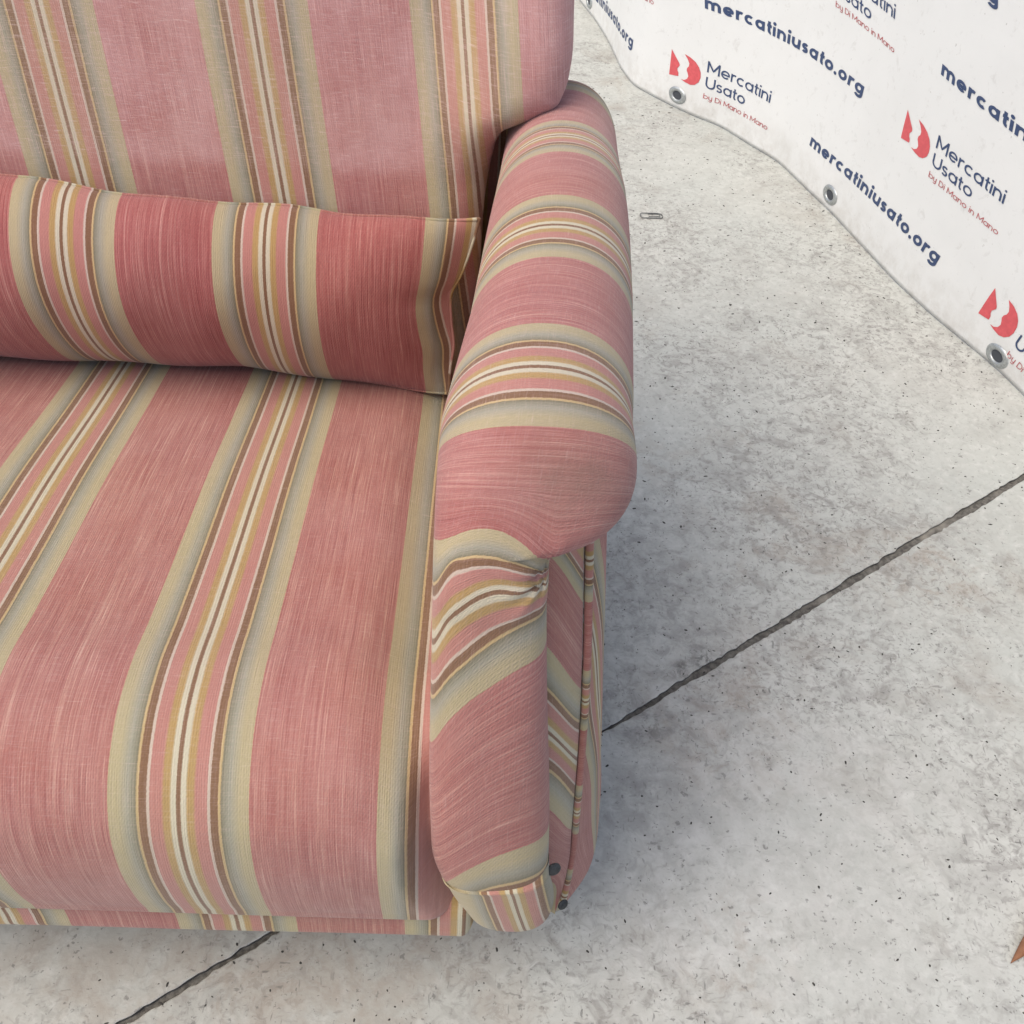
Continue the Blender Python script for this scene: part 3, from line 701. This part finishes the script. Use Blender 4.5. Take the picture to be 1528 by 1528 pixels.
def studs():
    for (x, y, z, nx, ny, r) in ((.0695, .366, .275, .35, -.94, .0056), (.0835, .3745, .199, .55, -.83, .0047), (.1150, .4480, .160, .93, -.36, .0055)):
        N = Vector((nx, ny, .35)).normalized(); A = N.orthogonal().normalized(); B = N.cross(A); V = []; n = 20
        rings = [(1.0, -.20), (1.0, .02), (.86, .16), (.55, .27), (.2, .31)]
        for rr, hh in rings:
            for q in range(n):
                a = 2*math.pi*q/n; V.append(Vector((x, y, z))+(A*math.cos(a)+B*math.sin(a))*r*rr+N*hh*r)
        F = [tuple(f) for f in grid_faces(len(rings), n, 0, True)]+[tuple(range((len(rings)-1)*n, len(rings)*n))]
        raw("stud", np.array([tuple(v) for v in V])-OFF, F, STUD, sofa)
studs()
def backframe():
    x1 = .045
    V = [(XL, .99, .17), (x1, .99, .17), (x1, 1.10, .17), (XL, 1.10, .17), (XL, 1.02, .86), (x1-.01, 1.02, .86), (x1-.01, 1.11, .86), (XL, 1.11, .86)]
    o = raw("back_frame", np.array(V)-OFF, [(0, 1, 5, 4), (1, 2, 6, 5), (2, 3, 7, 6), (3, 0, 4, 7), (4, 5, 6, 7), (3, 2, 1, 0)], FAB, sofa, False, [((v[0]+.195)/PER, v[2], .4) for v in V])
    bv = o.modifiers.new("bevel", 'BEVEL'); bv.width = .015; bv.segments = 3
    for (lx, ly) in ((.02, .52), (.03, .96), (-.93, .46), (-.93, .96)):
        n = 16; rings = [(.020, 0), (.021, .004), (.026, .15), (.026, .168)]
        VV = [(lx+r*math.cos(2*math.pi*q/n), ly+r*math.sin(2*math.pi*q/n), z) for r, z in rings for q in range(n)]
        raw("leg", np.array(VV)-OFF, [tuple(f) for f in grid_faces(4, n, 0, True)]+[tuple(range(n))[::-1]], WOOD, sofa)
backframe()

# ------------------------------------------------------------------ pillow
def pillow():
    root = empty("lumbar_pillow", (-.2, .85, .35)); off = np.array([-.2, .85, .35])
    tag(root, "long slim striped lumbar pillow lying on the seat against the sofa back", "pillow")
    nx, nq = 240, 46
    p = np.linspace(0, 1, nx); p = 1-(1-p)**1.35
    xt = np.array([-.98, -.44, -.37, -.263, -.141, -.045, -.008]); zt = np.array([.556, .553, .547, .539, .533, .534, .536])
    xb = np.array([-.98, -.503, -.25, -.19, -.11, -.060, -.034]); zb = np.array([.342, .342, .342, .342, .342, .341, .341]); yb = np.array([.884, .884, .886, .878, .866, .860, .857])
    XT = -.98+(xt[-1]+.98)*p; XB = -.98+(xb[-1]+.98)*p
    def side(sign):
        P = np.zeros((nx, nq, 3)); FBv = np.zeros((nx, nq, 3))
        for i in range(nx):
            top = np.array([XT[i], .868+.004*math.sin(XT[i]*25), ip(XT[i], xt, zt)+.0012*math.sin(XT[i]*60)]); bot = np.array([XB[i], ip(XB[i], xb, yb), ip(XB[i], xb, zb)+.0015*math.sin(XB[i]*48+1)])
            dend = 1-p[i]; de = (dend*.95)
            fall = (1-math.exp(-(de/.075)**1.2))
            for j in range(nq):
                q = j/(nq-1); qq = .5-.5*math.cos(math.pi*q)
                base = top*(1-qq)+bot*qq
                arch = (math.sin(math.pi*qq))**.62
                depth = (.074 if sign > 0 else -.012)*arch*(.10+.90*fall) if de > 0 else 0
                depth *= min(1, de/.02)**.5 if de < .02 else 1
                v = base+np.array([0, -depth*.94, max(0, depth)*.30])
                # end seam waist: pulled in where it creases
                pin = math.exp(-((qq-.42)/.10)**2); wd = math.exp(-(de/.05)**2)
                v[0] -= wd*(.0045*pin+.010*math.sin(math.pi*qq)**1.5)
                v[0] += wd*.004*math.exp(-((qq-.70)/.10)**2)
                if sign > 0:
                    v[1] += .0045*wd*math.exp(-((qq-.40)/.045)**2)
                    v[1] += .0016*math.sin(v[0]*70+qq*6)*arch*.6
                P[i, j] = v
                FBv[i, j] = (0, 0, .16)
        return P, FBv
    P, FB = side(1); Pk, FBk = side(-1)
    # stripe coordinate: measured along the pillow in cloth
    c = P[:, nq//2]; q = np.linspace(0, 1, nq); qq = .5-.5*np.cos(np.pi*q)
    Xm = XT[:, None]*(1-qq)+XB[:, None]*qq
    su = np.interp(Xm+.2005, [-1, 0, .046, .143, .3], [-1, 0, .046, .130, .28])/.1765
    FB[..., 0] = su; FB[..., 1] = np.cumsum(np.r_[0, np.linalg.norm(np.diff(P[nx//2], axis=0), axis=1)])[None]
    FBk[..., 0] = su; FBk[..., 1] = FB[..., 1]
    rosy(grid("pillow_front", P-off, FB, FAB, root), 1.0); grid("pillow_back", Pk-off, FBk, FAB, root, flip=True)
    # seam lip running round the edge
    loop = np.vstack([P[:, 0], P[-1, 1:], P[::-1, -1]])
    sl = np.r_[su[:, 0], su[-1, 1:], su[::-1, -1]]
    keep = np.r_[True, np.linalg.norm(np.diff(loop, axis=0), axis=1) > 4e-4]; loop, sl = loop[keep], sl[keep]
    tube_mesh("seam", loop-off, .0017, FAB, root, 6, lambda L: sl)
pillow()

# ------------------------------------------------------------------ small things on the floor
def clip():
    root_pts = []
    def a(cx, cy, r, a0, a1, n=12): return [(cx+r*math.cos(rad(t)), cy+r*math.sin(rad(t))) for t in np.linspace(a0, a1, n)]
    w1, w2, w3 = .0060, .0048, .0038
    pts = [(-.006, w1*.55)] + [(.014, w1*.62)] + a(.0160, .0, w1*.62+.0004, 90, -90) + [(-.0165, -.0042)] + a(-.0165, 0, .0042, -90, -270) + [(.0125, .0042*.95)] + a(.0120, .0008, .0032, 90, -90) + [(-.006, -.0024)]
    P = np.array([(x, y, .0012+.0006*(i % 2 == 0)*0) for i, (x, y) in enumerate(pts)])
    # resample
    L = np.r_[0, np.cumsum(np.linalg.norm(np.diff(P, axis=0), axis=1))]; t = np.linspace(0, L[-1], 140); P = np.stack([np.interp(t, L, P[:, k]) for k in range(3)], -1)
    P[:, 2] += np.linspace(0, .0018, len(P)); P[:, 0] *= 1.12
    P[:, 1] *= 2.3                       # a wide office clip
    o = tube_mesh("paper_clip", P, .0009, WIRE, None, 8); o.location = (.331, 1.913, 0); o.rotation_euler = (0, 0, .06)
    tag(o, "small steel wire paper clip lying on the pale concrete floor", "paper clip")
clip()
def leaf():
    n, m = 26, 9; P = np.zeros((n, m, 3))
    for i in range(n):
        t = i/(n-1); wdt = .0115*math.sin(math.pi*min(1, t*.8+.004))**1.0
        for j in range(m):
            s = j/(m-1)*2-1; P[i, j] = (t*.11, s*wdt, .002+.007*s*s*math.sin(math.pi*t)+.010*t*t)
    V = P.reshape(-1, 3); F = np.vstack([grid_faces(n, m), grid_faces(n, m, n*m, False, True)]); V = np.vstack([V, V-np.array([0, 0, .0006])])
    o = raw("dry_leaf", V, F, LEAF, None); o.location = (.546, .4195, .0008); o.rotation_euler = (0, 0, rad(38))
    tag(o, "dry brown leaf tip on the floor at the lower right edge", "leaf")
leaf()
def grit():
    V = []; F = []
    def chip(x, y, s, el, a):
        o = len(V); n = rng.randint(5, 7)
        for lay, (k, z) in enumerate(((1, .0001), (.6, s*.35))):
            for q in range(n):
                t = 2*math.pi*q/n; rr = s*k*rng.uniform(.7, 1.2); lx, ly = rr*math.cos(t)*el, rr*math.sin(t)
                V.append((x+lx*math.cos(a)-ly*math.sin(a), y+lx*math.sin(a)+ly*math.cos(a), z))
        F.extend([tuple(o+q for q in f) for f in [(k, (k+1) % n, n+(k+1) % n, n+k) for k in range(n)]]); F.append(tuple(o+n+q for q in range(n)))
    for _ in range(2600):
        x = rng.uniform(-.6, 1.1); y = rng.uniform(.2, 2.6); s = rng.choice([.0006, .0007, .0009, .0011, .0014])*(1+.4*y)*.75
        chip(x, y, s, rng.uniform(1, 2.4), rng.uniform(0, 3.1))
    o = raw("floor_grit", V, F, GRIT, None, False); tag(o, "scattered specks of dark grit on the concrete floor", kind="stuff")
grit()
